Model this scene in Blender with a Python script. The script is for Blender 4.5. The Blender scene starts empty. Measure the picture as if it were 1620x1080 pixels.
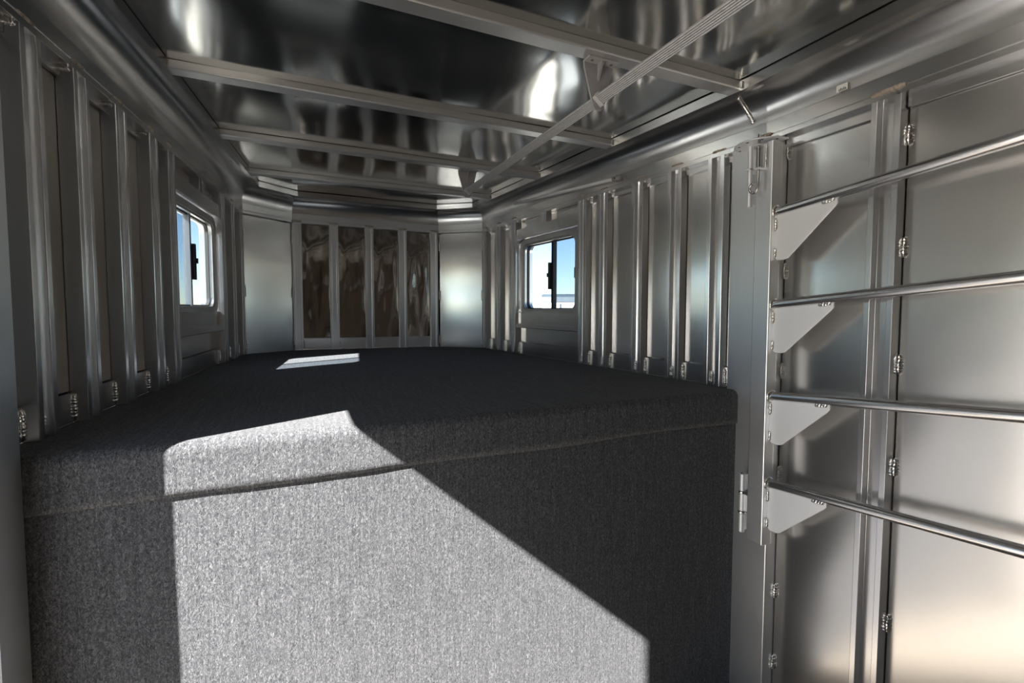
import bpy, math, random
from mathutils import Vector, Matrix, noise

random.seed(7)
scene = bpy.context.scene
C = scene.collection

# ------------------------------------------------------------------ frame of reference
# x right, y towards the trailer's nose, z up.  Points are given with z measured from the carpeted
# platform; the trailer stands nose-up by a slope of G, its floor is BED below the platform.
G, BED = 0.0147, 1.2
T, W0, YK, XS = 0.09868, 1.11848, 1.17, 1.003     # taper of the nose, half width, kink, straight half width
H1, HB, HL, HS = 0.8726, 0.937, 1.040, 1.067      # rail bottom, rail top, ceiling lip, roof skin
YB = 3.6085                                       # nose wall


def sh(p):
    return Vector((p[0], p[1], p[2] + BED + G * p[1]))


# ------------------------------------------------------------------ camera
FPX = 753.03
cam_d = bpy.data.cameras.new('camera')
cam = bpy.data.objects.new('camera', cam_d)
C.objects.link(cam)
cam_d.sensor_width = 36.0
cam_d.lens = FPX / 1620 * 36.0
cam_d.clip_start = 0.02
cam_d.clip_end = 2000
yaw, pitch, roll = math.radians(23.8956), math.radians(-3.0413), math.radians(0.056)
fw = Vector((math.sin(yaw) * math.cos(pitch), math.cos(yaw) * math.cos(pitch), math.sin(pitch)))
rt = Vector((math.cos(yaw), -math.sin(yaw), 0))
up = rt.cross(fw)
rt2 = rt * math.cos(roll) + up * math.sin(roll)
up2 = up * math.cos(roll) - rt * math.sin(roll)
mw = Matrix((rt2, up2, -fw)).transposed().to_4x4()
mw.translation = Vector((-0.470, 0, 0.29 + BED))
cam.matrix_world = mw
scene.camera = cam

# ------------------------------------------------------------------ sky, sun, exposure
SUN_DIR = Vector((1, 0.56, -0.876)).normalized()      # travel direction of the sunlight
SUN_EL = math.asin(-SUN_DIR.z)
world = bpy.data.worlds.new('sky')
scene.world = world
world.use_nodes = True
wn = world.node_tree.nodes
wl = world.node_tree.links
wn.clear()
sky = wn.new('ShaderNodeTexSky')
sky.sky_type = 'NISHITA'
sky.sun_disc = False
sky.sun_elevation = SUN_EL
sky.sun_rotation = math.atan2(-SUN_DIR.x, -SUN_DIR.y)
sky.air_density = 1.0
sky.dust_density = 0.15
sky.ozone_density = 2.5
bg = wn.new('ShaderNodeBackground')
bg.inputs['Strength'].default_value = 0.062
wo = wn.new('ShaderNodeOutputWorld')
wl.new(sky.outputs[0], bg.inputs[0])
wl.new(bg.outputs[0], wo.inputs[0])

sun_d = bpy.data.lights.new('sun', 'SUN')
sun_d.energy = 8.6
sun_d.angle = math.radians(0.55)
sun_d.color = (1.0, 0.975, 0.94)
sun = bpy.data.objects.new('sun', sun_d)
C.objects.link(sun)
sun.rotation_euler = SUN_DIR.to_track_quat('-Z', 'Y').to_euler()
sun.location = (-20, -11, 20)

vs = scene.view_settings
vs.view_transform = 'Standard'
vs.look = 'None'
vs.exposure = 2.2
vs.gamma = 1.0
vs.use_curve_mapping = False
cy = scene.cycles
cy.max_bounces = 14
cy.glossy_bounces = 10
cy.diffuse_bounces = 6
cy.transparent_max_bounces = 12
cy.sample_clamp_indirect = 6.0
cy.caustics_reflective = True
cy.blur_glossy = 0.8
cy.use_guiding = True
cy.use_surface_guiding = True

# ------------------------------------------------------------------ materials
MATS = {}


def nodes_of(name):
    m = bpy.data.materials.new(name)
    m.use_nodes = True
    nt = m.node_tree
    b = nt.nodes['Principled BSDF']
    MATS[name] = m
    return m, nt, b


def metal(name, col, rough, patch=0.06, wave=0.0, wave_scale=3.0, stain_or_reflection=0.0, stain_or_reflection_col=(0.3, 0.22, 0.14), ripple=0.0, stretch=(1, 1, 1)):
    """bare metal: slow change of gloss over the sheet, gentle waves, optional heat stains or painted reflection streaks, weld ripple"""
    m, nt, b = nodes_of(name)
    N, L = nt.nodes, nt.links
    b.inputs['Metallic'].default_value = 1.0
    tc = N.new('ShaderNodeTexCoord')
    mp = N.new('ShaderNodeMapping')
    mp.inputs['Scale'].default_value = stretch
    L.new(tc.outputs['Object'], mp.inputs[0])
    n2 = N.new('ShaderNodeTexNoise')
    n2.inputs['Scale'].default_value = 4.0
    n2.inputs['Detail'].default_value = 1.5
    L.new(mp.outputs[0], n2.inputs['Vector'])
    mr = N.new('ShaderNodeMapRange')
    mr.inputs[3].default_value = rough - patch
    mr.inputs[4].default_value = rough + patch
    L.new(n2.outputs[0], mr.inputs[0])
    L.new(mr.outputs[0], b.inputs['Roughness'])
    b.inputs['Base Color'].default_value = (*col, 1)
    if stain_or_reflection > 0:
        n3 = N.new('ShaderNodeTexNoise')
        n3.inputs['Scale'].default_value = 9.0
        n3.inputs['Detail'].default_value = 5.0
        L.new(mp.outputs[0], n3.inputs['Vector'])
        rp = N.new('ShaderNodeMapRange')
        rp.inputs[1].default_value = 0.5
        rp.inputs[2].default_value = 0.75
        rp.inputs[4].default_value = stain_or_reflection
        L.new(n3.outputs[0], rp.inputs[0])
        m2 = N.new('ShaderNodeMix')
        m2.data_type = 'RGBA'
        L.new(rp.outputs[0], m2.inputs[0])
        m2.inputs[6].default_value = (*col, 1)
        m2.inputs[7].default_value = (*stain_or_reflection_col, 1)
        L.new(m2.outputs[2], b.inputs['Base Color'])
    last = None
    for amp, sc in ((wave, wave_scale), (ripple, 350.0)):
        if amp > 0:
            n4 = N.new('ShaderNodeTexNoise')
            n4.inputs['Scale'].default_value = sc
            n4.inputs['Detail'].default_value = 0.5
            L.new(mp.outputs[0], n4.inputs['Vector'])
            b2 = N.new('ShaderNodeBump')
            b2.inputs['Strength'].default_value = 1.0
            b2.inputs['Distance'].default_value = amp
            L.new(n4.outputs[0], b2.inputs['Height'])
            if last:
                L.new(last.outputs[0], b2.inputs['Normal'])
            last = b2
    if last:
        L.new(last.outputs[0], b.inputs['Normal'])
    return m


M_PANEL = metal('mill_aluminium_sheet', (0.755, 0.745, 0.73), 0.225, 0.03, wave=0.006, wave_scale=3.0)
M_EXT = metal('extruded_aluminium', (0.80, 0.80, 0.81), 0.235, 0.03)
M_POST = metal('post_aluminium', (0.85, 0.86, 0.87), 0.40, 0.04)
M_NOSE = metal('satin_nose_aluminium', (0.86, 0.87, 0.89), 0.36, 0.05)
M_RAIL = metal('rail_aluminium', (0.72, 0.715, 0.71), 0.235, 0.03)
M_ROOF = metal('roof_skin_aluminium', (0.70, 0.70, 0.67), 0.13, 0.03)
M_BOW = metal('roof_bow_aluminium', (0.84, 0.83, 0.82), 0.44, 0.05)
M_PLATE = metal('satin_aluminium_plate', (0.95, 0.955, 0.97), 0.64, 0.05)
M_TUBE = metal('tube_aluminium', (0.78, 0.78, 0.79), 0.23, 0.03)
M_WELD = metal('weld_metal', (0.80, 0.79, 0.77), 0.21, 0.04, ripple=0.0008)
M_BURNT = metal('heat_stained_weld', (0.55, 0.48, 0.40), 0.42, 0.1, stain_or_reflection=0.8, stain_or_reflection_col=(0.25, 0.17, 0.11), ripple=0.0006, stretch=(6, 6, 6))
M_STEEL = metal('zinc_steel', (0.55, 0.54, 0.52), 0.21, 0.04)
M_MIRROR = metal('bright_unpeeled_sheet', (0.46, 0.43, 0.40), 0.07, 0.03, wave=0.014, wave_scale=6.0, stain_or_reflection=0.6,
                 stain_or_reflection_col=(0.17, 0.14, 0.12), stretch=(2.2, 2.2, 0.6))  # dark streaky reflections of the room behind are put into the sheet's colour
M_WFRAME = metal('window_frame_aluminium', (0.62, 0.62, 0.62), 0.33, 0.04)


def plain(name, col, rough=0.6, metallic=0.0, bump=0.0, scale=60, var=0.15):
    m, nt, b = nodes_of(name)
    N, L = nt.nodes, nt.links
    b.inputs['Roughness'].default_value = rough
    b.inputs['Metallic'].default_value = metallic
    tc = N.new('ShaderNodeTexCoord')
    n = N.new('ShaderNodeTexNoise')
    n.inputs['Scale'].default_value = scale
    n.inputs['Detail'].default_value = 4
    L.new(tc.outputs['Object'], n.inputs['Vector'])
    mr = N.new('ShaderNodeMapRange')
    mr.inputs[3].default_value = 1 - var
    mr.inputs[4].default_value = 1 + var
    L.new(n.outputs[0], mr.inputs[0])
    mx = N.new('ShaderNodeMix')
    mx.data_type = 'RGBA'
    mx.blend_type = 'MULTIPLY'
    mx.inputs[0].default_value = 1
    mx.inputs[6].default_value = (*col, 1)
    L.new(mr.outputs[0], mx.inputs[7])
    L.new(mx.outputs[2], b.inputs['Base Color'])
    if bump:
        bp = N.new('ShaderNodeBump')
        bp.inputs['Strength'].default_value = bump
        bp.inputs['Distance'].default_value = 0.003
        L.new(n.outputs[0], bp.inputs['Height'])
        L.new(bp.outputs[0], b.inputs['Normal'])
    return m


M_BLACK = plain('black_plastic', (0.012, 0.012, 0.013), 0.45)
M_RUBBER = plain('dark_gasket', (0.02, 0.02, 0.02), 0.7)
M_GREYPL = plain('grey_plastic', (0.55, 0.55, 0.56), 0.45)
M_GREYBR = plain('grey_moulded_bracket', (0.36, 0.35, 0.35), 0.5)
M_DARKRIB = plain('dark_groove_plastic', (0.10, 0.10, 0.11), 0.5)
M_WHITE = plain('white_paint', (0.82, 0.82, 0.82), 0.35, scale=3, var=0.04)
M_LABEL = plain('white_label', (0.8, 0.79, 0.76), 0.5)
M_INK = plain('black_ink', (0.03, 0.03, 0.03), 0.6)
M_FLOOR = plain('tan_floor_boards', (0.20, 0.168, 0.132), 0.7, bump=0.3, scale=14, var=0.3)
M_GROUND = plain('dry_gravel_ground', (0.46, 0.42, 0.37), 0.9, bump=0.5, scale=2.5, var=0.25)
M_REAR = plain('brown_bulkhead_board', (0.20, 0.165, 0.135), 0.6, scale=5, var=0.3)
M_SILVER = plain('silver_roof', (0.050, 0.064, 0.076), 0.6, metallic=0.0, scale=3, var=0.05)


def carpet_mat():
    m, nt, b = nodes_of('charcoal_carpet')
    N, L = nt.nodes, nt.links
    b.inputs['Roughness'].default_value = 0.95
    b.inputs['Specular IOR Level'].default_value = 0.15
    b.inputs['Sheen Weight'].default_value = 0.08
    b.inputs['Sheen Roughness'].default_value = 0.5
    tc = N.new('ShaderNodeTexCoord')
    mp = N.new('ShaderNodeMapping')
    mp.inputs['Scale'].default_value = (1.0, 0.75, 0.55)
    L.new(tc.outputs['Object'], mp.inputs[0])
    v = N.new('ShaderNodeTexNoise')
    v.inputs['Scale'].default_value = 260
    v.inputs['Detail'].default_value = 3
    v.inputs['Roughness'].default_value = 0.7
    v.inputs['Distortion'].default_value = 1.2
    L.new(mp.outputs[0], v.inputs['Vector'])
    cr = N.new('ShaderNodeValToRGB')
    e = cr.color_ramp.elements
    e[0].position, e[0].color = 0.30, (0.022, 0.023, 0.027, 1)
    e[1].position, e[1].color = 0.72, (0.190, 0.190, 0.194, 1)
    k = cr.color_ramp.elements.new(0.50)
    k.color = (0.074, 0.075, 0.080, 1)
    L.new(v.outputs[0], cr.inputs[0])
    # fine vertical ribs of the weave
    mp2 = N.new('ShaderNodeMapping')
    mp2.inputs['Scale'].default_value = (160, 6, 6)
    L.new(tc.outputs['Object'], mp2.inputs[0])
    rb = N.new('ShaderNodeTexNoise')
    rb.inputs['Scale'].default_value = 1.0
    rb.inputs['Detail'].default_value = 2
    L.new(mp2.outputs[0], rb.inputs['Vector'])
    mr = N.new('ShaderNodeMapRange')
    mr.inputs[1].default_value = 0.3
    mr.inputs[2].default_value = 0.7
    mr.inputs[3].default_value = 0.80
    mr.inputs[4].default_value = 1.18
    L.new(rb.outputs[0], mr.inputs[0])
    mx = N.new('ShaderNodeMix')
    mx.data_type = 'RGBA'
    mx.blend_type = 'MULTIPLY'
    mx.inputs[0].default_value = 1
    L.new(cr.outputs[0], mx.inputs[6])
    L.new(mr.outputs[0], mx.inputs[7])
    L.new(mx.outputs[2], b.inputs['Base Color'])
    bp = N.new('ShaderNodeBump')
    bp.inputs['Strength'].default_value = 0.55
    bp.inputs['Distance'].default_value = 0.004
    L.new(v.outputs[0], bp.inputs['Height'])
    L.new(bp.outputs[0], b.inputs['Normal'])
    return m


M_CARPET = carpet_mat()


def glass_mat(name, tint):
    m = bpy.data.materials.new(name)
    m.use_nodes = True
    nt = m.node_tree
    N, L = nt.nodes, nt.links
    N.clear()
    o = N.new('ShaderNodeOutputMaterial')
    t = N.new('ShaderNodeBsdfTransparent')
    t.inputs[0].default_value = (*tint, 1)
    g = N.new('ShaderNodeBsdfGlossy')
    g.inputs['Roughness'].default_value = 0.02
    lw = N.new('ShaderNodeLayerWeight')
    pw = N.new('ShaderNodeMath')
    pw.operation = 'POWER'
    pw.inputs[1].default_value = 4.0
    L.new(lw.outputs['Facing'], pw.inputs[0])
    fr = N.new('ShaderNodeMath')
    fr.operation = 'MULTIPLY_ADD'
    fr.inputs[1].default_value = 0.45
    fr.inputs[2].default_value = 0.03
    L.new(pw.outputs[0], fr.inputs[0])
    mx = N.new('ShaderNodeMixShader')
    L.new(fr.outputs[0], mx.inputs[0])
    L.new(t.outputs[0], mx.inputs[1])
    L.new(g.outputs[0], mx.inputs[2])
    L.new(mx.outputs[0], o.inputs[0])
    return m


M_GLASS = glass_mat('clear_glass', (0.93, 0.96, 0.97))
M_SCREEN = glass_mat('glass_with_insect_screen', (0.64, 0.69, 0.73))

# ------------------------------------------------------------------ building helpers
WORLD = {}


def put(o, loc, parent=None):
    loc = Vector(loc)
    C.objects.link(o)
    o.parent = parent
    o.location = loc - (WORLD[parent.name] if parent else Vector())
    WORLD[o.name] = loc
    return o


def tag(o, label=None, cat=None, kind=None, group=None):
    if label:
        o['label'] = label
    if cat:
        o['category'] = cat
    if kind:
        o['kind'] = kind
    if group:
        o['group'] = group
    return o


def empty(name, loc, label, cat, kind=None, group=None):
    o = bpy.data.objects.new(name, None)
    o.empty_display_size = 0.1
    put(o, sh(loc))
    return tag(o, label, cat, kind, group)


def new(name, verts, faces, mat, parent=None, smooth=False, bevel=0.0, sheared=True):
    """one mesh object; verts in the trailer's frame"""
    V = [sh(v) if sheared else Vector(v) for v in verts]
    lo = Vector((min(v.x for v in V), min(v.y for v in V), min(v.z for v in V)))
    hi = Vector((max(v.x for v in V), max(v.y for v in V), max(v.z for v in V)))
    org = Vector(((lo.x + hi.x) / 2, (lo.y + hi.y) / 2, lo.z))
    me = bpy.data.meshes.new(name)
    me.from_pydata([v - org for v in V], [], faces)
    me.update()
    import bmesh
    bm = bmesh.new()
    bm.from_mesh(me)
    bmesh.ops.recalc_face_normals(bm, faces=bm.faces[:])
    bm.to_mesh(me)
    bm.free()
    if mat:
        me.materials.append(mat)
    if smooth:
        for p in me.polygons:
            p.use_smooth = True
    o = bpy.data.objects.new(name, me)
    put(o, org, parent)
    if bevel:
        b = o.modifiers.new('edge', 'BEVEL')
        b.width = bevel
        b.segments = 2
        b.limit_method = 'ANGLE'
        b.angle_limit = math.radians(40)
    return o


def again(src, delta, parent, name=None):
    """a copy of a part, sharing its mesh, moved by delta (world)"""
    c = src.copy()
    c.name = name or src.name.split('.')[0]
    return put(c, WORLD[src.name] + Vector(delta), parent)


def prism(plan, z0, z1):
    n = len(plan)
    v = [(x, y, z0) for x, y in plan] + [(x, y, z1) for x, y in plan]
    f = [[i, (i + 1) % n, n + (i + 1) % n, n + i] for i in range(n)]
    f += [list(range(n - 1, -1, -1)), list(range(n, 2 * n))]
    return v, f


def extr(prof, fn, a, b):
    """closed 2-D profile carried from fn(a, .) to fn(b, .)"""
    n = len(prof)
    v = [fn(a, p) for p in prof] + [fn(b, p) for p in prof]
    f = [[i, (i + 1) % n, n + (i + 1) % n, n + i] for i in range(n)]
    f += [list(range(n - 1, -1, -1)), list(range(n, 2 * n))]
    return v, f


def join(*parts):
    V, F = [], []
    for v, f in parts:
        o = len(V)
        V += list(v)
        F += [[i + o for i in q] for q in f]
    return V, F


def boxg(x0, x1, y0, y1, z0, z1):
    return prism([(x0, y0), (x1, y0), (x1, y1), (x0, y1)], z0, z1)


def Wf(y):
    return XS if y < YK else W0 - T * y


def wbox(side, y0, y1, d0, d1, z0, z1):
    """box on a side wall: d measured outwards from the stud faces"""
    a, b = Wf(y0 + 1e-6), Wf(y1 - 1e-6)
    return prism([(side * (a + d0), y0), (side * (a + d1), y0), (side * (b + d1), y1), (side * (b + d0), y1)], z0, z1)


def tube(path, r, seg=14, caps=True, radii=None):
    pts = [Vector(p) for p in path]
    V, F = [], []
    prev = None
    n = len(pts)
    for i, p in enumerate(pts):
        t = (pts[min(i + 1, n - 1)] - pts[max(i - 1, 0)]).normalized()
        if prev is None:
            a = Vector((0, 0, 1)) if abs(t.z) < 0.9 else Vector((1, 0, 0))
            u = t.cross(a).normalized()
        else:
            u = (prev - t * prev.dot(t)).normalized()
        prev = u
        w = t.cross(u)
        rr = radii[i] if radii else r
        for k in range(seg):
            an = 2 * math.pi * k / seg
            V.append(p + (u * math.cos(an) + w * math.sin(an)) * rr)
        if i:
            for k in range(seg):
                F.append([(i - 1) * seg + k, (i - 1) * seg + (k + 1) % seg, i * seg + (k + 1) % seg, i * seg + k])
    if caps:
        F.append(list(range(seg - 1, -1, -1)))
        F.append([(n - 1) * seg + k for k in range(seg)])
    return [tuple(v) for v in V], F


def bead(p0, p1, r, n=7, flat=None):
    """a rippled weld bead from p0 to p1"""
    p0, p1 = Vector(p0), Vector(p1)
    path, rad = [], []
    m = n * 4
    for i in range(m + 1):
        t = i / m
        j = Vector((random.uniform(-1, 1), random.uniform(-1, 1), random.uniform(-1, 1))) * r * 0.10
        path.append(p0.lerp(p1, t) + j)
        e = min(1, 4 * min(t, 1 - t) + 0.45)
        rad.append(r * e * (0.80 + 0.24 * abs(math.sin(math.pi * t * n)) + random.uniform(-.05, .05)))
    return tube(path, r, 8, True, rad)


# ------------------------------------------------------------------ the plan of the trailer
TE = 3.385                      # y where the side walls end at the nose corners
PLAN = [(XS, -1.6), (XS, YK), (Wf(TE), TE), (0.508, YB), (-0.508, YB), (-Wf(TE), TE), (-XS, YK), (-XS, -1.6)]


def seg_normal(i):
    a, b = Vector(PLAN[i]), Vector(PLAN[i + 1])
    d = (b - a).normalized()
    return Vector((-d.y, d.x))      # inwards


def mitre(i, d):
    """plan vertex i moved inwards by d"""
    p = Vector(PLAN[i])
    if i == 0:
        n = seg_normal(0)
    elif i == len(PLAN) - 1:
        n = seg_normal(i - 1)
    else:
        a, b = seg_normal(i - 1), seg_normal(i)
        n = a + b
        n = n / n.length_squared * 2 if n.length_squared else a
        n = (a + b) / (1 + a.dot(b))
    return p + n * d


def sweep(i, prof):
    """closed profile (inward offset, z) along plan segment i, mitred at both ends"""
    def fn(k, q):
        p = mitre(k, q[0])
        return (p.x, p.y, q[1])
    return extr(prof, fn, i, i + 1)


RAIL = [(-0.06, H1), (0, H1), (0, H1 + .017), (-.0018, H1 + .0175), (-.0018, H1 + .0190), (0, H1 + .0195), (0, HB - .002),
        (-.004, HB), (-.06, HB)]
COVE = [(-0.004, HB)]
for k in range(9):
    a = k / 8 * math.pi / 2
    COVE.append((0.078 * (1 - math.cos(a)) - .003, HB + (1.037 - HB) * math.sin(a)))
COVE += [(.078, 1.0335), (.079, 1.031), (.101, 1.031), (.101, 1.064), (.09, 1.066), (-.06, 1.066), (-.06, HB)]

# ------------------------------------------------------------------ the setting: floor, ceiling, walls
floor = new('floor', *prism([(1.08, -1.6), (1.08, 1.3), (-1.08, 1.3), (-1.08, -1.6)], -BED - .06, -BED), M_FLOOR)
tag(floor, 'tan boarded trailer floor in front of the carpeted platform', 'floor', 'structure')

roof_plan = []
for i in range(len(PLAN)):
    p = mitre(i, -0.09)
    roof_plan.append((p.x, p.y))
ceiling = new('ceiling', *prism(roof_plan, 1.10, 1.12), M_ROOF)
tag(ceiling, 'shiny aluminium trailer roof carried on cross bows', 'ceiling', 'structure')

BOWS = [-0.66, -0.02, 0.618, 1.258, 1.897, 2.505, 3.110]


def half_ceiling(y):
    if y > TE:
        # nose corner: 45 degree-ish cut
        t = (y - TE) / (YB - TE)
        return Wf(TE) + (0.508 - Wf(TE)) * t
    return Wf(y)


def roof_panel(y0, y1):
    nx, ny = 56, 18
    V, F = [], []
    for j in range(ny + 1):
        y = y0 + (y1 - y0) * j / ny
        hx = half_ceiling(y) - 0.07
        for i in range(nx + 1):
            x = -hx + 2 * hx * i / nx
            e = min(1, 6 * j / ny, 6 * (ny - j) / ny)      # held flat at the bows
            w = noise.noise((x * 2.3, y * 2.6, 1.7)) * 0.0075 + noise.noise((x * 5.1, y * 4.0, 6.1)) * 0.0022
            e *= min(1, 7 * i / nx, 7 * (nx - i) / nx)
            V.append((x, y, HS + 0.0005 + w * e))
    for j in range(ny):
        for i in range(nx):
            a = j * (nx + 1) + i
            F.append([a, a + 1, a + nx + 2, a + nx + 1])
    return new('roof_panel', V, F, M_ROOF, ceiling, smooth=True)


edges = [-1.58] + [b - .03 for b in BOWS] + [3.515]
for a, b in zip(edges[:-1], edges[1:]):
    roof_panel(a, b)
BOWPROF = [(-.060, HL + .004), (-.056, HL), (-.004, HL), (0, HL + .004), (0, HS), (-.060, HS)]
for yb in BOWS:
    def fn(s, q, yb=yb):
        y = yb + q[0]
        return (s * (half_ceiling(y) - 0.088), y, q[1])
    o = new('roof_bow', *extr(BOWPROF, fn, -1, 1), M_BOW, ceiling, bevel=0.002)
    for s in (1,):
        x = s * (half_ceiling(yb) - .098)
        new('bow_bolt', *tube([(x, yb - .072, HL - .002), (x, yb - .072, HS - .008)], .0035, 8), M_STEEL, o)

WALLNAME = {1: 'right', -1: 'left'}
OUT0, OUT1 = 0.062, 0.078           # outer skin
WY0, WY1, WZ0, WZ1 = 2.262, 2.862, 0.283, 0.722   # window opening
DOOR = (0.311, 1.063, 0.646)        # the open side door in the left wall: y from, y to, top
walls, tack = {}, {}            # the tapered nose walls, the straight tack room walls
for s in (1, -1):
    parts = [wbox(s, YK, WY0, OUT0, OUT1, -BED - .06, 1.11), wbox(s, WY1, TE + .02, OUT0, OUT1, -BED - .06, 1.11),
             wbox(s, WY0, WY1, OUT0, OUT1, -BED - .06, WZ0), wbox(s, WY0, WY1, OUT0, OUT1, WZ1, 1.11)]
    w = new('wall_nose_' + WALLNAME[s], *join(*parts), M_PANEL)
    tag(w, 'ribbed aluminium nose wall on the %s with upright studs and a window' % WALLNAME[s], 'wall', 'structure')
    walls[s] = w
    if s == 1:
        parts = [wbox(s, -1.6, YK, OUT0, OUT1, -BED - .06, 1.11)]
    else:
        parts = [wbox(s, -1.6, DOOR[0], OUT0, OUT1, -BED - .06, 1.11), wbox(s, DOOR[1], YK, OUT0, OUT1, -BED - .06, 1.11),
                 wbox(s, DOOR[0], DOOR[1], OUT0, OUT1, DOOR[2], 1.11)]
    w = new('wall_' + WALLNAME[s], *join(*parts), M_PANEL)
    tag(w, ['smooth aluminium tack room wall behind the saddle rack on the right',
            'aluminium tack room wall with the open side door on the left'][s < 0], 'wall', 'structure')
    tack[s] = w

# nose wall, corner walls, rear bulkhead
wf = new('wall_front', *boxg(-0.56, 0.56, YB + .05, YB + .065, -BED, 1.11), M_PANEL)
tag(wf, 'nose wall with five uprights and four bright dark panels', 'wall', 'structure')
cor = {}
for s in (1, -1):
    a, b = Vector((s * Wf(TE), TE)), Vector((s * .508, YB))
    n = Vector((s * (YB - TE), (Wf(TE) - .508))).normalized()
    pl = [a + n * .055, b + n * .055, b + n * .07, a + n * .07]
    pl[0] += (a - b).normalized() * .04
    pl[3] += (a - b).normalized() * .05
    w = new('wall_front_' + WALLNAME[s], *prism([(p.x, p.y) for p in pl], -BED, 1.11), M_PANEL)
    tag(w, 'plain aluminium angled corner of the nose on the ' + WALLNAME[s], 'wall', 'structure')
    cor[s] = (w, a, b, n)
wr = new('wall_rear', *boxg(-1.09, 1.09, -1.62, -1.60, -BED - .06, 1.11), M_REAR)
tag(wr, 'plain brown bulkhead closing the tack room at the rear', 'wall', 'structure')

owner = {0: tack[1], 1: walls[1], 2: cor[1][0], 3: wf, 4: cor[-1][0], 5: walls[-1], 6: tack[-1]}
for i in range(7):
    if i in (0, 6):
        own = new('trim_%d' % (1 if i == 0 else 2), *sweep(i, RAIL), M_RAIL, bevel=0.0012)
        tag(own, 'straight aluminium top rail with curved cove along the %s tack room wall' % ('right' if i == 0 else 'left'), 'trim', 'structure')
    else:
        own = owner[i]
        new('top_rail', *sweep(i, RAIL), M_NOSE if i == 3 else M_RAIL, own, bevel=0.0012)
    o = new('cove_trim', *sweep(i, COVE), M_RAIL, own)
    for p in o.data.polygons:
        p.use_smooth = True
    em = o.modifiers.new('split', 'EDGE_SPLIT')
    em.split_angle = math.radians(25)

# ------------------------------------------------------------------ side walls: studs, panels, kick plates, beads
SW = 0.072                          # stud width
DP = 0.036                          # depth of the sheet behind the stud faces
STUDS = [1.334, 1.532, 1.747, 1.985, 2.152, 2.885, 3.098, 3.318]
WINBAY = (2.152 + SW, 2.885)
PROF = [(0, .06), (0, 0), (.018, 0), (.018, .020), (.0225, .0235), (.0495, .0235), (.054, .020), (.054, 0), (SW, 0), (SW, .06)]


def stud_mesh(s, y0, ztop=H1 + .004, z0=0.0, prof=PROF):
    return prism([(s * (Wf(y0 + q[0] + 1e-6) + q[1]), y0 + q[0]) for q in prof], z0, ztop)


for s in (1, -1):
    W = walls[s]
    first = None
    for y in STUDS:
        if first is None:
            first = new('stud', *stud_mesh(s, y), M_EXT, W, bevel=0.0018)
            y_first = y
        else:
            again(first, (s * (Wf(y) - Wf(y_first)), y - y_first, G * (y - y_first)), W, 'stud')
    # sheets and kick plates between the studs
    bays = [(1.21 if s == -1 else 1.30, STUDS[0])] + [(a + SW, b) for a, b in zip(STUDS[:-1], STUDS[1:])] + [(STUDS[-1] + SW, TE)]
    for a, b in bays:
        win = abs(a - WINBAY[0]) < 1e-6
        g0 = 0.003
        new('kick_plate', *wbox(s, a + .001, b - .001, DP - .008, DP + .02, 0.002, .076), M_RAIL, W, bevel=.001)
        if not win:
            new('wall_panel', *wbox(s, a + .001, b - g0, DP, DP + .008, .080, H1 - .002), M_PANEL, W)
            new('header_strip', *wbox(s, a + .001, b - .002, DP - .012, DP - .002, H1 - .026, H1 + .003), M_RAIL, W)
        else:
            new('wall_panel', *wbox(s, a, b, DP + .006, DP + .012, .080, WZ0 - .02), M_PANEL, W)
            new('wall_panel', *wbox(s, a, b, DP + .006, DP + .012, WZ1 + .03, H1 - .002), M_PANEL, W)
            new('window_header', *wbox(s, a, b, .008, DP + .006, WZ1 + .028, WZ1 + .092), M_RAIL, W, bevel=.002)
            new('window_ledge', *wbox(s, a, b, .004, DP + .006, .172, .200), M_RAIL, W, bevel=.003)
            new('ledge_web', *wbox(s, a, b, .022, DP + .006, .200, WZ0 - .012), M_RAIL, W)
            ym = (a + b) / 2 - .02
            pf = [(0, .045), (0, .004), (.016, .004), (.016, .03), (.044, .03), (.044, .004), (.06, .004), (.06, .045)]
            new('stud_stub', *stud_mesh(s, ym, H1 + .002, WZ1 + .092, pf), M_EXT, W, bevel=.001)
    # weld beads at the near foot of each stud, where it meets the kick plate, and at its head
    wb = None
    for y in STUDS:
        p = lambda yy, d, z: (s * (Wf(yy) + d), yy, z)
        if wb is None:
            wb = new('weld_bead', *bead(p(y - .003, DP - .008, .004), p(y - .003, DP - .008, .070), .0065, 8), M_WELD, W, smooth=True)
            hb = new('weld_bead', *bead(p(y - .010, .004, H1 + .020), p(y + .055, .004, H1 + .020), .0065, 9), M_BURNT, W, smooth=True)
            ib = new('weld_bead', *bead(p(y + .0495, .020, .004), p(y + .0495, .020, .055), .004, 6), M_WELD, W, smooth=True)
            ub = new('weld_bead', *bead(p(y - .003, .030, H1 - .004), p(y - .003, .006, H1 - .004), .006, 5), M_WELD, W, smooth=True)
            yw = y
        else:
            dl = (s * (Wf(y) - Wf(yw)), y - yw, G * (y - yw))
            for src in (wb, hb, ib, ub):
                again(src, dl, W, 'weld_bead')

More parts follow.
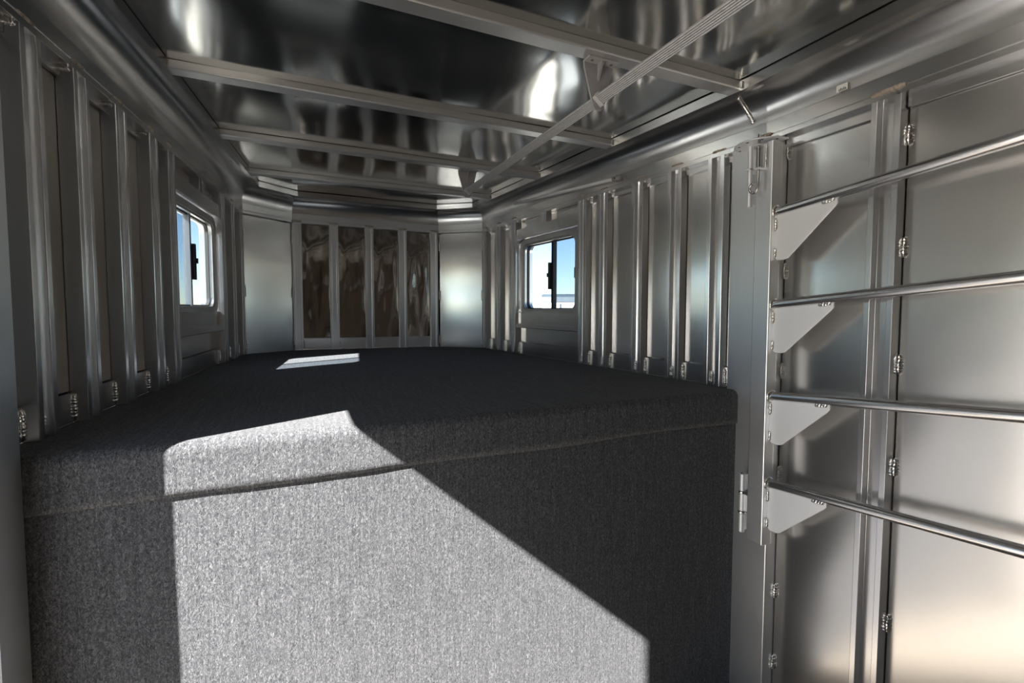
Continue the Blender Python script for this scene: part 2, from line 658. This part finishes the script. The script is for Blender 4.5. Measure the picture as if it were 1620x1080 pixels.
# ------------------------------------------------------------------ tack room part of the side walls
# corner posts where the walls begin to taper
POST_X = {1: 0.990, -1: 0.967}
PY = {1: (1.118, 1.30), -1: (1.103, 1.206)}
for s in (1, -1):
    x, (a, b) = POST_X[s], PY[s]
    o = new('corner_post', *prism([(s * x, a), (s * x, b), (s * (x + .075), b), (s * (x + .075), a)], -BED, H1 + .004), M_POST,
            tack[s], bevel=.003)
W = tack[1]
RS = [0.768, 0.150, -0.480, -1.100]      # studs behind the saddle rack and on towards the rear
WIDE = [(0, .06), (0, 0), (.016, 0), (.016, .026), (.058, .026), (.058, 0), (.074, 0), (.074, .06)]
f0 = None
for y in RS:
    if f0 is None:
        f0 = new('stud', *stud_mesh(1, y, prof=WIDE, z0=-BED), M_EXT, W, bevel=.0012)
    else:
        again(f0, (0, y - RS[0], G * (y - RS[0])), W, 'stud')
ed = [1.118] + RS + [-1.6]
for k in range(len(ed) - 1):
    a = ed[k + 1] + (.074 if k + 1 < len(ed) - 1 else 0)
    b = ed[k]
    new('wall_panel', *wbox(1, a + .001, b - .0025, DP + .002, DP + .010, -BED, H1 - .002), M_PANEL, W)
    new('header_strip', *wbox(1, a + .001, b - .003, DP - .010, DP - .001, H1 - .034, H1 + .003), M_RAIL, W)
tb = None
for y, zs in ((RS[0], (.74, .44, .12, -.17, -.62, -.95)), (1.118, (.80, .40, .06, -.30, -.72, -.98))):
    for z in zs:
        if tb is None:
            tb = new('weld_bead', *bead((XS + DP - .002, y - .004, z), (XS + DP - .002, y - .004, z + .055), .0075, 6), M_WELD, W, smooth=True)
            z_t, y_t = z, y
        else:
            again(tb, (0, y - y_t, z - z_t + G * (y - y_t)), W, 'weld_bead')
for y in (RS[0] + .0, 1.16):
    new('weld_bead', *bead((XS - .003, y - .01, H1 + .020), (XS - .003, y + .075, H1 + .018), .0065, 9), M_BURNT, W, smooth=True)
# the seam where the straight rail is welded to the tapered one
pts = []
for k in range(25):
    a = (0.08 + 0.78 * k / 24) * math.pi / 2
    pts.append((XS - .078 * (1 - math.cos(a)) - .001, 1.222 + .020 * math.sin(k / 24 * 2.2), HB + (1.037 - HB) * math.sin(a) - .001))
rad = [.0085 * (0.8 + .35 * abs(math.sin(k * 1.9))) for k in range(25)]
new('weld_bead', *tube([(p[0], p[1], p[2]) for p in pts], .006, 8, True, rad), M_WELD, W, smooth=True)

W = tack[-1]
for a, b, z0 in ((DOOR[1] + .03, 1.104, -BED), (-1.6, DOOR[0] - .03, -BED)):
    new('wall_panel', *wbox(-1, a, b, DP, DP + .008, z0, H1 - .002), M_PANEL, W)
new('wall_panel', *wbox(-1, DOOR[0] - .03, DOOR[1] + .03, DP, DP + .008, DOOR[2] + .03, H1 - .002), M_PANEL, W)
d0, d1, dt = DOOR
new('door_frame', *join(wbox(-1, d1, d1 + .03, 0.0, .085, -BED, dt + .03), wbox(-1, d0 - .03, d0, 0.0, .085, -BED, dt + .03),
                        wbox(-1, d0, d1, 0.0, .085, dt, dt + .03)), M_EXT, W)
for y in (-.48, -1.10):
    new('stud', *stud_mesh(-1, y, prof=WIDE, z0=-BED), M_EXT, W, bevel=.0012)

# ------------------------------------------------------------------ nose wall: uprights, dark bright sheets, kick plates
NX = [(-.514, -.456), (-.276, -.216), (-.034, .025), (.207, .267), (.446, .502)]
ns = None
for a, b in NX:
    q = [(a, YB + .05), (a, YB), (a + .014, YB), (a + .014, YB + .014), (a + .044, YB + .014), (a + .044, YB), (a + .058, YB), (a + .058, YB + .05)]
    if ns is None:
        ns = new('upright', *prism(q, 0, H1 + .004), M_NOSE, wf, bevel=.0012)
        hb = new('weld_bead', *bead((a, YB - .004, H1 + .012), (a + .06, YB - .004, H1 + .012), .006, 8), M_BURNT, wf, smooth=True)
        kb = new('weld_bead', *bead((a + .061, YB + .022, .004), (a + .061, YB + .022, .066), .006, 7), M_WELD, wf, smooth=True)
        a0 = a
    else:
        for src in (ns, hb, kb):
            again(src, (a - a0, 0, 0), wf, src.name.split('.')[0])
for (a, b), (c, d) in zip(NX[:-1], NX[1:]):
    new('nose_panel', *boxg(a + .058 + .003, c - .003, YB + .030, YB + .036, .083, H1 - .002), M_MIRROR, wf)
    new('kick_plate', *boxg(a + .058 + .001, c - .001, YB + .024, YB + .04, .002, .081), M_NOSE, wf, bevel=.001)
for s in (1, -1):
    w, a, b, n = cor[s]
    t = (b - a).normalized()
    q = [a + n * .012 - t * .012, b + n * .012 - t * .006, b + n * .018 - t * .006, a + n * .018 - t * .012]
    new('corner_panel', *prism([(p.x, p.y) for p in q], 0.002, H1 - .008), M_PANEL, w)
    for e, sg in ((a, 1), (b, -1)):
        for z in (.02, .36, .73):
            p = e + n * .004 + t * sg * .006
            new('weld_bead', *bead((p.x, p.y, z), (p.x, p.y, z + .075), .0055, 6), M_WELD, w, smooth=True)

# ------------------------------------------------------------------ windows


def rrect(y0, y1, z0, z1, r, n=8):
    pts = []
    for cyy, cz, a0 in ((y1 - r, z1 - r, 0), (y0 + r, z1 - r, 90), (y0 + r, z0 + r, 180), (y1 - r, z0 + r, 270)):
        for k in range(n + 1):
            a = math.radians(a0 + 90 * k / n)
            pts.append((cyy + r * math.cos(a), cz + r * math.sin(a)))
    return pts


def ring(s, outer, inner, d0, d1):
    n = len(outer)
    P = lambda q, d: (s * (W0 - T * q[0] + d), q[0], q[1])
    V = [P(q, d0) for q in outer] + [P(q, d0) for q in inner] + [P(q, d1) for q in inner] + [P(q, d1) for q in outer]
    F = []
    for i in range(n):
        j = (i + 1) % n
        for k in range(4):
            a, b = k * n, ((k + 1) % 4) * n
            F.append([a + i, a + j, b + j, b + i])
    return V, F


for idx, s in ((1, 1), (2, -1)):
    wroot = empty('window_%d' % idx, (s * (W0 - T * 2.56), 2.56, WZ0),
                  'sliding window with rounded aluminium frame in the %s wall' % WALLNAME[s], 'window', 'structure')
    a = (WY0 - .028, WY1 + .012, WZ0 - .020, WZ1 + .022, .062)
    b = (WY0 + .010, WY1 - .026, WZ0 + .006, WZ1 - .010, .050)
    c = (WY0 + .022, WY1 - .044, WZ0 + .014, WZ1 - .020, .042)
    new('frame_flange', *ring(s, rrect(*a), rrect(*b), .024, .034), M_WFRAME, wroot, bevel=.002)
    new('frame_body', *ring(s, rrect(*b), rrect(*c), .028, .085), M_WFRAME, wroot, bevel=.002)
    c2 = (c[0] + .006, c[1] - .006, c[2] + .006, c[3] - .006, .038)
    new('gasket', *ring(s, rrect(*c), rrect(*c2), .046, .060), M_RUBBER, wroot)
    ym = (c[0] + c[1]) / 2 - .03
    P = lambda y, d, z: (s * (W0 - T * y + d), y, z)
    PW = lambda y: W0 - T * y

    def slab(y0, y1, z0, z1, d0, d1):
        return prism([(s * (PW(y0) + d0), y0), (s * (PW(y0) + d1), y0), (s * (PW(y1) + d1), y1), (s * (PW(y1) + d0), y1)], z0, z1)
    new('mullion', *slab(ym - .010, ym + .010, c[2], c[3], .040, .064), M_BLACK if s == 1 else M_WFRAME, wroot)
    new('glass_pane', *slab(c[0], ym - .006, c[2], c[3], .056, .059), M_SCREEN, wroot)
    new('glass_pane', *slab(ym + .006, c[1], c[2], c[3], .048, .051), M_GLASS, wroot)
    zc = (c[2] + c[3]) / 2
    l = new('window_latch', *slab(ym + .010, ym + .026, zc - .085, zc + .075, .026, .044), M_BLACK, wroot, bevel=.003)
    new('latch_knob', *slab(ym + .022, ym + .030, zc - .012, zc + .012, .020, .030), M_BLACK, l, bevel=.002)
    if s == 1:
        new('window_stop', *slab(c[0] - .004, c[0] + .010, zc - .03, zc + .028, .030, .046), M_BLACK, wroot, bevel=.002)

# ------------------------------------------------------------------ carpeted gooseneck platform
plat = empty('gooseneck_platform', (0, 2.3, -BED), 'raised nose platform wrapped in charcoal loop carpet', 'platform')


def deck_half(y, s):
    if y < 1.31:
        return (0.994 if s > 0 else 0.992)
    return Wf(y) + DP - .006 if y < TE else half_ceiling(y) + .02


def front_y(x):
    return 1.232 + .022 * x


R0 = 0.025
prof = []      # (offset from the front face, z, is_front)
for k in range(6):
    prof.append((0, -.118 + (.118 - R0) * k / 5))
for k in range(1, 8):
    a = k / 7 * math.pi / 2
    prof.append((R0 * (1 - math.cos(a)), -R0 + R0 * math.sin(a)))
NXC = 70
V, F = [], []
ys = [1.31, 1.36] + [1.42 + (TE - 1.42) * k / 22 for k in range(23)] + [3.46, 3.53, 3.62]
rows = len(prof) + len(ys)
for i in range(NXC + 1):
    u = -1 + 2 * i / NXC
    x0 = u * (0.994 if u > 0 else 0.992)
    for j, (o, z) in enumerate(prof):
        bulge = .0025 * noise.noise((x0 * 2, -.1 * 2, 7)) + .0012 * noise.noise((x0 * 11, z * 11, 5))
        edge = .006 * noise.noise((x0 * 2.5, 0.3, 9)) if j == 0 else 0
        V.append((x0, front_y(x0) + o - .006 + bulge, z + edge))
    for y in ys:
        x = u * deck_half(y, u)
        z = .0022 * noise.noise((x * 3, y * 3, 4)) * min(1, (y - 1.3) * 6)
        V.append((x, y, z))
for i in range(NXC):
    for j in range(rows - 1):
        a = i * rows + j
        F.append([a, a + 1, a + rows + 1, a + rows])
# turned-under hem of the wrap
hem0 = len(V)
for i in range(NXC + 1):
    v = V[i * rows]
    V.append((v[0], v[1] + .012, v[2] + .001))
for i in range(NXC):
    F.append([i * rows, (i + 1) * rows, hem0 + i + 1, hem0 + i])
new('carpet_top', V, F, M_CARPET, plat, smooth=True)

V, F = [], []
NZ = 26
for i in range(NXC + 1):
    u = -1 + 2 * i / NXC
    x0 = u * (0.994 if u > 0 else 0.992)
    for j in range(NZ + 1):
        z = -BED + (BED - .09) * j / NZ
        V.append((x0, front_y(x0) + .0005 + .0025 * noise.noise((x0 * 2, z * 2, 7)), z))
for i in range(NXC):
    for j in range(NZ):
        a = i * (NZ + 1) + j
        F.append([a, a + 1, a + NZ + 2, a + NZ + 1])
new('carpet_front', V, F, M_CARPET, plat, smooth=True)
# the frame the carpet is laid on
fr = [(-.96, 1.27), (.96, 1.27)] + [(Wf(y) + .03, y) for y in (1.34, TE)] + [(.54, 3.61), (-.54, 3.61)] + [(-Wf(y) - .03, y) for y in (TE, 1.34)]
new('platform_frame', *prism(fr, -.10, -.006), M_EXT, plat)
# ------------------------------------------------------------------ saddle rack folded along the right wall
rack = empty('saddle_rack', (.965, 1.127, -.505), 'swing-out aluminium saddle rack with four round arms on the right wall', 'saddle rack')
px0, px1, py0, py1 = .938, .984, 1.094, 1.156
post = new('post', *boxg(px0, px1, py0, py1, -.502, .845), M_POST, rack, bevel=.003)
AX = .962
ARMS = [.615, .312, .008, -.288]
SL = .095
arm0 = None
for z in ARMS:
    if arm0 is None:
        A = (AX, py0 + .004, z)
        B = (AX, .36, z + SL * (py0 - .36))
        arm0 = new('saddle_arm', *tube([A, B], .0152, 20), M_TUBE, rack, smooth=True)
        m = arm0.modifiers.new('split', 'EDGE_SPLIT')
        m.split_angle = math.radians(50)
        subs = []
        t = .0028
        g = [(py0, z - .010), (py0 - .195, z - .010 + SL * .195), (py0 - .196, z - .026 + SL * .195), (py0 - .190, z - .034 + SL * .190),
             (py0 - .046, z - .153), (py0 - .034, z - .157), (py0 - .010, z - .157), (py0, z - .148)]
        Vg = [(AX - t, y, zz) for y, zz in g] + [(AX + t, y, zz) for y, zz in g]
        n = len(g)
        Fg = [[i, (i + 1) % n, n + (i + 1) % n, n + i] for i in range(n)] + [list(range(n - 1, -1, -1)), list(range(n, 2 * n))]
        subs.append(new('gusset', Vg, Fg, M_PLATE, arm0, bevel=.001))
        for q0, q1, rr in (((AX - .004, py0 - .003, z - .022), (AX - .004, py0 - .003, z - .062), .0065),
                           ((AX - .004, py0 - .003, z - .118), (AX - .004, py0 - .003, z - .150), .0060),
                           ((AX - .005, py0 - .152, z - .017 + SL * .152), (AX - .005, py0 - .190, z - .017 + SL * .190), .0052)):
            subs.append(new('weld_bead', *bead(q0, q1, rr, 4), M_WELD, arm0, smooth=True))
        loop = []
        for k in range(33):
            an = 2 * math.pi * k / 32
            loop.append((AX + .017 * math.cos(an), py0 - .002, z + .017 * math.sin(an)))
        subs.append(new('weld_bead', *tube(loop, .005, 8, False, [.0045 + .0015 * abs(math.sin(k * 1.7)) for k in range(33)]), M_WELD,
                        arm0, smooth=True))
    else:
        a = again(arm0, (0, 0, z - ARMS[0]), rack, 'saddle_arm')
        for sx in subs:
            again(sx, (0, 0, z - ARMS[0]), a, sx.name.split('.')[0])
# far end upright that ties the arms, past the picture's edge
new('end_post', *boxg(AX - .019, AX + .019, .325, .363, -.285, .735), M_EXT, rack, bevel=.003)
# lower hinge
HX, HY = .955, 1.190
hg = new('hinge', *tube([(HX, HY, -.497), (HX, HY, -.282)], .0052, 10), M_STEEL, rack, smooth=True)
for z0, z1 in ((-.494, -.428), (-.418, -.356), (-.346, -.286)):
    o = new('hinge_barrel', *tube([(HX, HY, z0), (HX, HY, z1)], .0095, 14), M_PLATE, hg, smooth=True)
    m = o.modifiers.new('split', 'EDGE_SPLIT')
    m.split_angle = math.radians(50)
for z in (-.423, -.351):
    new('hinge_washer', *tube([(HX, HY, z - .002), (HX, HY, z + .002)], .0125, 14), M_STEEL, hg)
new('hinge_leaf', *boxg(HX, px0 + .02, py1 - .002, HY, -.416, -.358), M_PLATE, hg)
new('hinge_leaf', *boxg(HX, .992, HY - .003, HY + .003, -.49, -.43), M_PLATE, hg)
new('hinge_leaf', *boxg(HX, .992, HY - .003, HY + .003, -.345, -.29), M_PLATE, hg)
# upper hinge pin
hp = new('hinge', *tube([(HX - .003, HY, .648), (HX - .003, HY, .852)], .0085, 14), M_PLATE, rack, smooth=True)
m = hp.modifiers.new('split', 'EDGE_SPLIT')
m.split_angle = math.radians(50)
new('hinge_washer', *tube([(HX - .003, HY, .772), (HX - .003, HY, .776)], .013, 14), M_STEEL, hp)
new('hinge_leaf', *boxg(HX, .992, HY - .003, HY + .003, .66, .76), M_PLATE, hp)
# index plate at the head
pl, cx0, cy0, rr = [], .985, 1.172, .088
for k in range(25):
    a = math.radians(90 + 180 * k / 24)
    pl.append((cx0 + rr * math.cos(a), cy0 + rr * 1.0 * math.sin(a)))
pl += [(.998, cy0 - rr), (.998, cy0 + rr)]
ip = new('index_plate', *prism(pl, .8535, .8575), M_PLATE, rack, bevel=.001)
for k in range(5):
    a = math.radians(110 + 36 * k)
    hx, hy = cx0 + .074 * math.cos(a), cy0 + .074 * math.sin(a)
    new('index_hole', *tube([(hx, hy, .8530), (hx, hy, .8580)], .0042, 10), M_RUBBER, ip)
# spring latch pin on its U-shaped bracket
LX, LY = .920, 1.132
lp_path = [(LX, LY, .872), (LX, LY, .70)]
for k in range(1, 22):
    a = math.radians(-270 * k / 21)
    lp_path.append((LX, LY + .016 - .016 * math.cos(a), .70 + .016 * math.sin(a)))
lp = new('latch_pin', *tube(lp_path, .0042, 10), M_STEEL, rack, smooth=True)
sp = []
for k in range(141):
    a = 2 * math.pi * k / 10
    sp.append((LX + .0070 * math.cos(a), LY + .0070 * math.sin(a), .765 + .066 * k / 140))
new('spring', *tube(sp, .0014, 5), M_STEEL, lp, smooth=True)
lb = new('latch_bracket', *join(boxg(LX - .010, px0 + .002, LY - .011, LY + .011, .8335, .8375), boxg(LX - .010, px0 + .002, LY - .011, LY + .011, .7585, .7625),
                                boxg(px0 - .004, px0 + .001, LY - .013, LY + .013, .756, .840)), M_PLATE, rack, bevel=.001)
new('weld_bead', *bead((px0 - .003, LY - .016, .762), (px0 - .003, LY - .016, .836), .0045, 9), M_WELD, lb, smooth=True)

# ------------------------------------------------------------------ ribbed hanging rail under the roof bows
rail = empty('hanging_rail', (.372, 1.6, .93), 'ribbed grey hanging rail on tapered brackets below the roof bows', 'hanging rail')
RX, RZ, RH, RW = .372, .929, .010, .031
tilt = math.radians(-38)


def rail_pt(lx, lz):
    return (RX + lx * math.cos(tilt) - lz * math.sin(tilt), RZ + lx * math.sin(tilt) + lz * math.cos(tilt))


pr_ = [(-RW / 2, RH / 2), (-RW / 2, -RH / 2)]
nr = 6
for k in range(nr):
    x0 = -RW / 2 + RW * k / nr
    w = RW / nr
    pr_ += [(x0 + w * .12, -RH / 2 - .0015), (x0 + w * .62, -RH / 2 - .0015), (x0 + w * .66, -RH / 2 + .004), (x0 + w * .98, -RH / 2 + .004)]
pr_ += [(RW / 2, -RH / 2), (RW / 2, RH / 2)]
new('ribbed_bar', *extr(pr_, lambda y, q: (rail_pt(*q)[0], y, rail_pt(*q)[1]), -.10, 2.500), M_GREYPL, rail)
for yb in (1.258, 2.505):
    yc = yb - .001
    q = [(-.052, HL), (.052, HL), (.050, HL - .022), (.020, RZ - .022), (.012, RZ - .030), (-.010, RZ - .030), (-.018, RZ - .022), (-.050, HL - .022)]
    n = len(q)
    y0, y1 = yc - .003, yc + .004
    V = [(RX + .0 + x, y0, z) for x, z in q] + [(RX + x, y1, z) for x, z in q]
    F = [[i, (i + 1) % n, n + (i + 1) % n, n + i] for i in range(n)] + [list(range(n - 1, -1, -1)), list(range(n, 2 * n))]
    b = new('rail_bracket', V, F, M_GREYBR, rail, bevel=.002)
    new('bracket_foot', *boxg(RX - .052, RX + .052, yc - .034, yc + .004, HL - .006, HL), M_GREYBR, b, bevel=.002)
    new('bracket_rib', *join(prism([(RX - .004, yc - .028), (RX + .004, yc - .028), (RX + .004, yc), (RX - .004, yc)], HL - .014, HL - .004),
                             ([(RX - .004, yc - .026, HL - .008), (RX + .004, yc - .026, HL - .008), (RX + .003, yc - .003, HL - .055), (RX - .003, yc - .003, HL - .055),
                               (RX - .004, yc, HL - .008), (RX + .004, yc, HL - .008)],
                              [[0, 1, 2, 3], [0, 3, 4], [1, 5, 2], [4, 3, 2, 5], [0, 4, 5, 1]])), M_GREYBR, b)
    for dx in (-.034, .034):
        new('bracket_screw', *tube([(RX + dx, yc - .019, HL - .0085), (RX + dx, yc - .019, HL - .004)], .0045, 10), M_STEEL, b)
    clip = [(-RW / 2 - .004, -RH / 2 - .006), (RW / 2 + .004, -RH / 2 - .006), (RW / 2 + .004, RH / 2 + .004), (-RW / 2 - .004, RH / 2 + .004)]
    new('rail_clip', *extr(clip, lambda y, q: (rail_pt(*q)[0], y, rail_pt(*q)[1]), yc - .020, yc - .002), M_GREYPL, b, bevel=.0015)

# ------------------------------------------------------------------ slim light bar and label on the right rail
lbar = empty('light_bar', (.87, 2.36, .93), 'slim grey light bar slanting along the right top rail above the window', 'light')
pa, pb = Vector((Wf(1.885) - .013, 1.885, .916)), Vector((Wf(2.86) - .022, 2.86, .976))
new('light_tube', *tube([pa.lerp(pb, .035), pb], .0085, 12), M_WHITE, lbar, smooth=True)
ec = new('end_cap', *tube([pa, pa.lerp(pb, .045)], .0105, 12), M_GREYBR, lbar, smooth=True)
new('cap_screw', *tube([pa.lerp(pb, .02) + Vector((-.010, 0, 0)), pa.lerp(pb, .02) + Vector((-.0135, 0, 0))], .003, 8), M_BLACK, ec)
st = new('printed_label', *prism([(XS - .0055, .905), (XS - .0055, .937), (XS - .0040, .937), (XS - .0040, .905)], .9385, .958), M_LABEL)
tag(st, 'small white paper label with black marks stuck above the right rail', 'label')
for k in range(5):
    y = .909 + .0045 * k
    new('print_mark', *prism([(XS - .0062, y), (XS - .0062, y + .0022), (XS - .0050, y + .0022), (XS - .0050, y)], .9395, .9455 + .002 * (k % 2)), M_INK, st)

# ------------------------------------------------------------------ outside: ground and the trailer parked next door
g = new('ground', [(-150, -150, -.5), (150, -150, -.5), (150, 150, -.5), (-150, 150, -.5)], [[0, 1, 2, 3]], M_GROUND, sheared=False)
tag(g, 'dry tan gravel ground around the trailer', 'ground', 'structure')
# placed across the line of sight of the right-hand window
CAMP = Vector((-.47, 0, 0))
az0, D = math.radians(27.45), 16.0
o0 = CAMP + Vector((math.sin(az0), math.cos(az0), 0)) * D
ax = Vector((math.cos(math.radians(32)), -math.sin(math.radians(32)), 0))      # along its side
ay = Vector((math.sin(math.radians(32)), math.cos(math.radians(32)), 0))
pt_root = bpy.data.objects.new('parked_trailer', None)
put(pt_root, o0 + ax * 3 + ay * 1 + Vector((0, 0, -.5)))
tag(pt_root, 'white trailer with silver rounded roof parked outside the right window', 'trailer')


def P3(u, v, z):
    p = o0 + ax * u + ay * v
    return (p.x, p.y, z)


def pbox(u0, u1, v0, v1, z0, z1):
    v, f = boxg(u0, u1, v0, v1, z0, z1)
    return [P3(*q) for q in v], f


new('body', *pbox(0, 6.2, 0, 2.1, .05, 1.96), M_WHITE, pt_root, sheared=False, bevel=.04)
rp = []
for k in range(9):
    a = math.pi * k / 8
    rp.append((1.05 - 1.07 * math.cos(a), 1.96 + .31 * math.sin(a) ** .6))
v, f = extr(rp, lambda u, q: P3(u, q[0], q[1]), -.02, 6.22)
new('roof', v, f, M_SILVER, pt_root, sheared=False)
for k in range(2):
    c = [(2.3 + 1.0 * k, -.05), (2.3 + 1.0 * k, .20)]
    wv, wfc = tube([P3(c[0][0], c[0][1], -.13), P3(c[1][0], c[1][1], -.13)], .37, 20)
    w_ = new('wheel', wv, wfc, M_RUBBER, pt_root, sheared=False)
for k in range(4):
    new('side_rib', *pbox(.6 + 1.5 * k, .66 + 1.5 * k, -.012, .0, .10, 1.9), M_SILVER, pt_root, sheared=False)
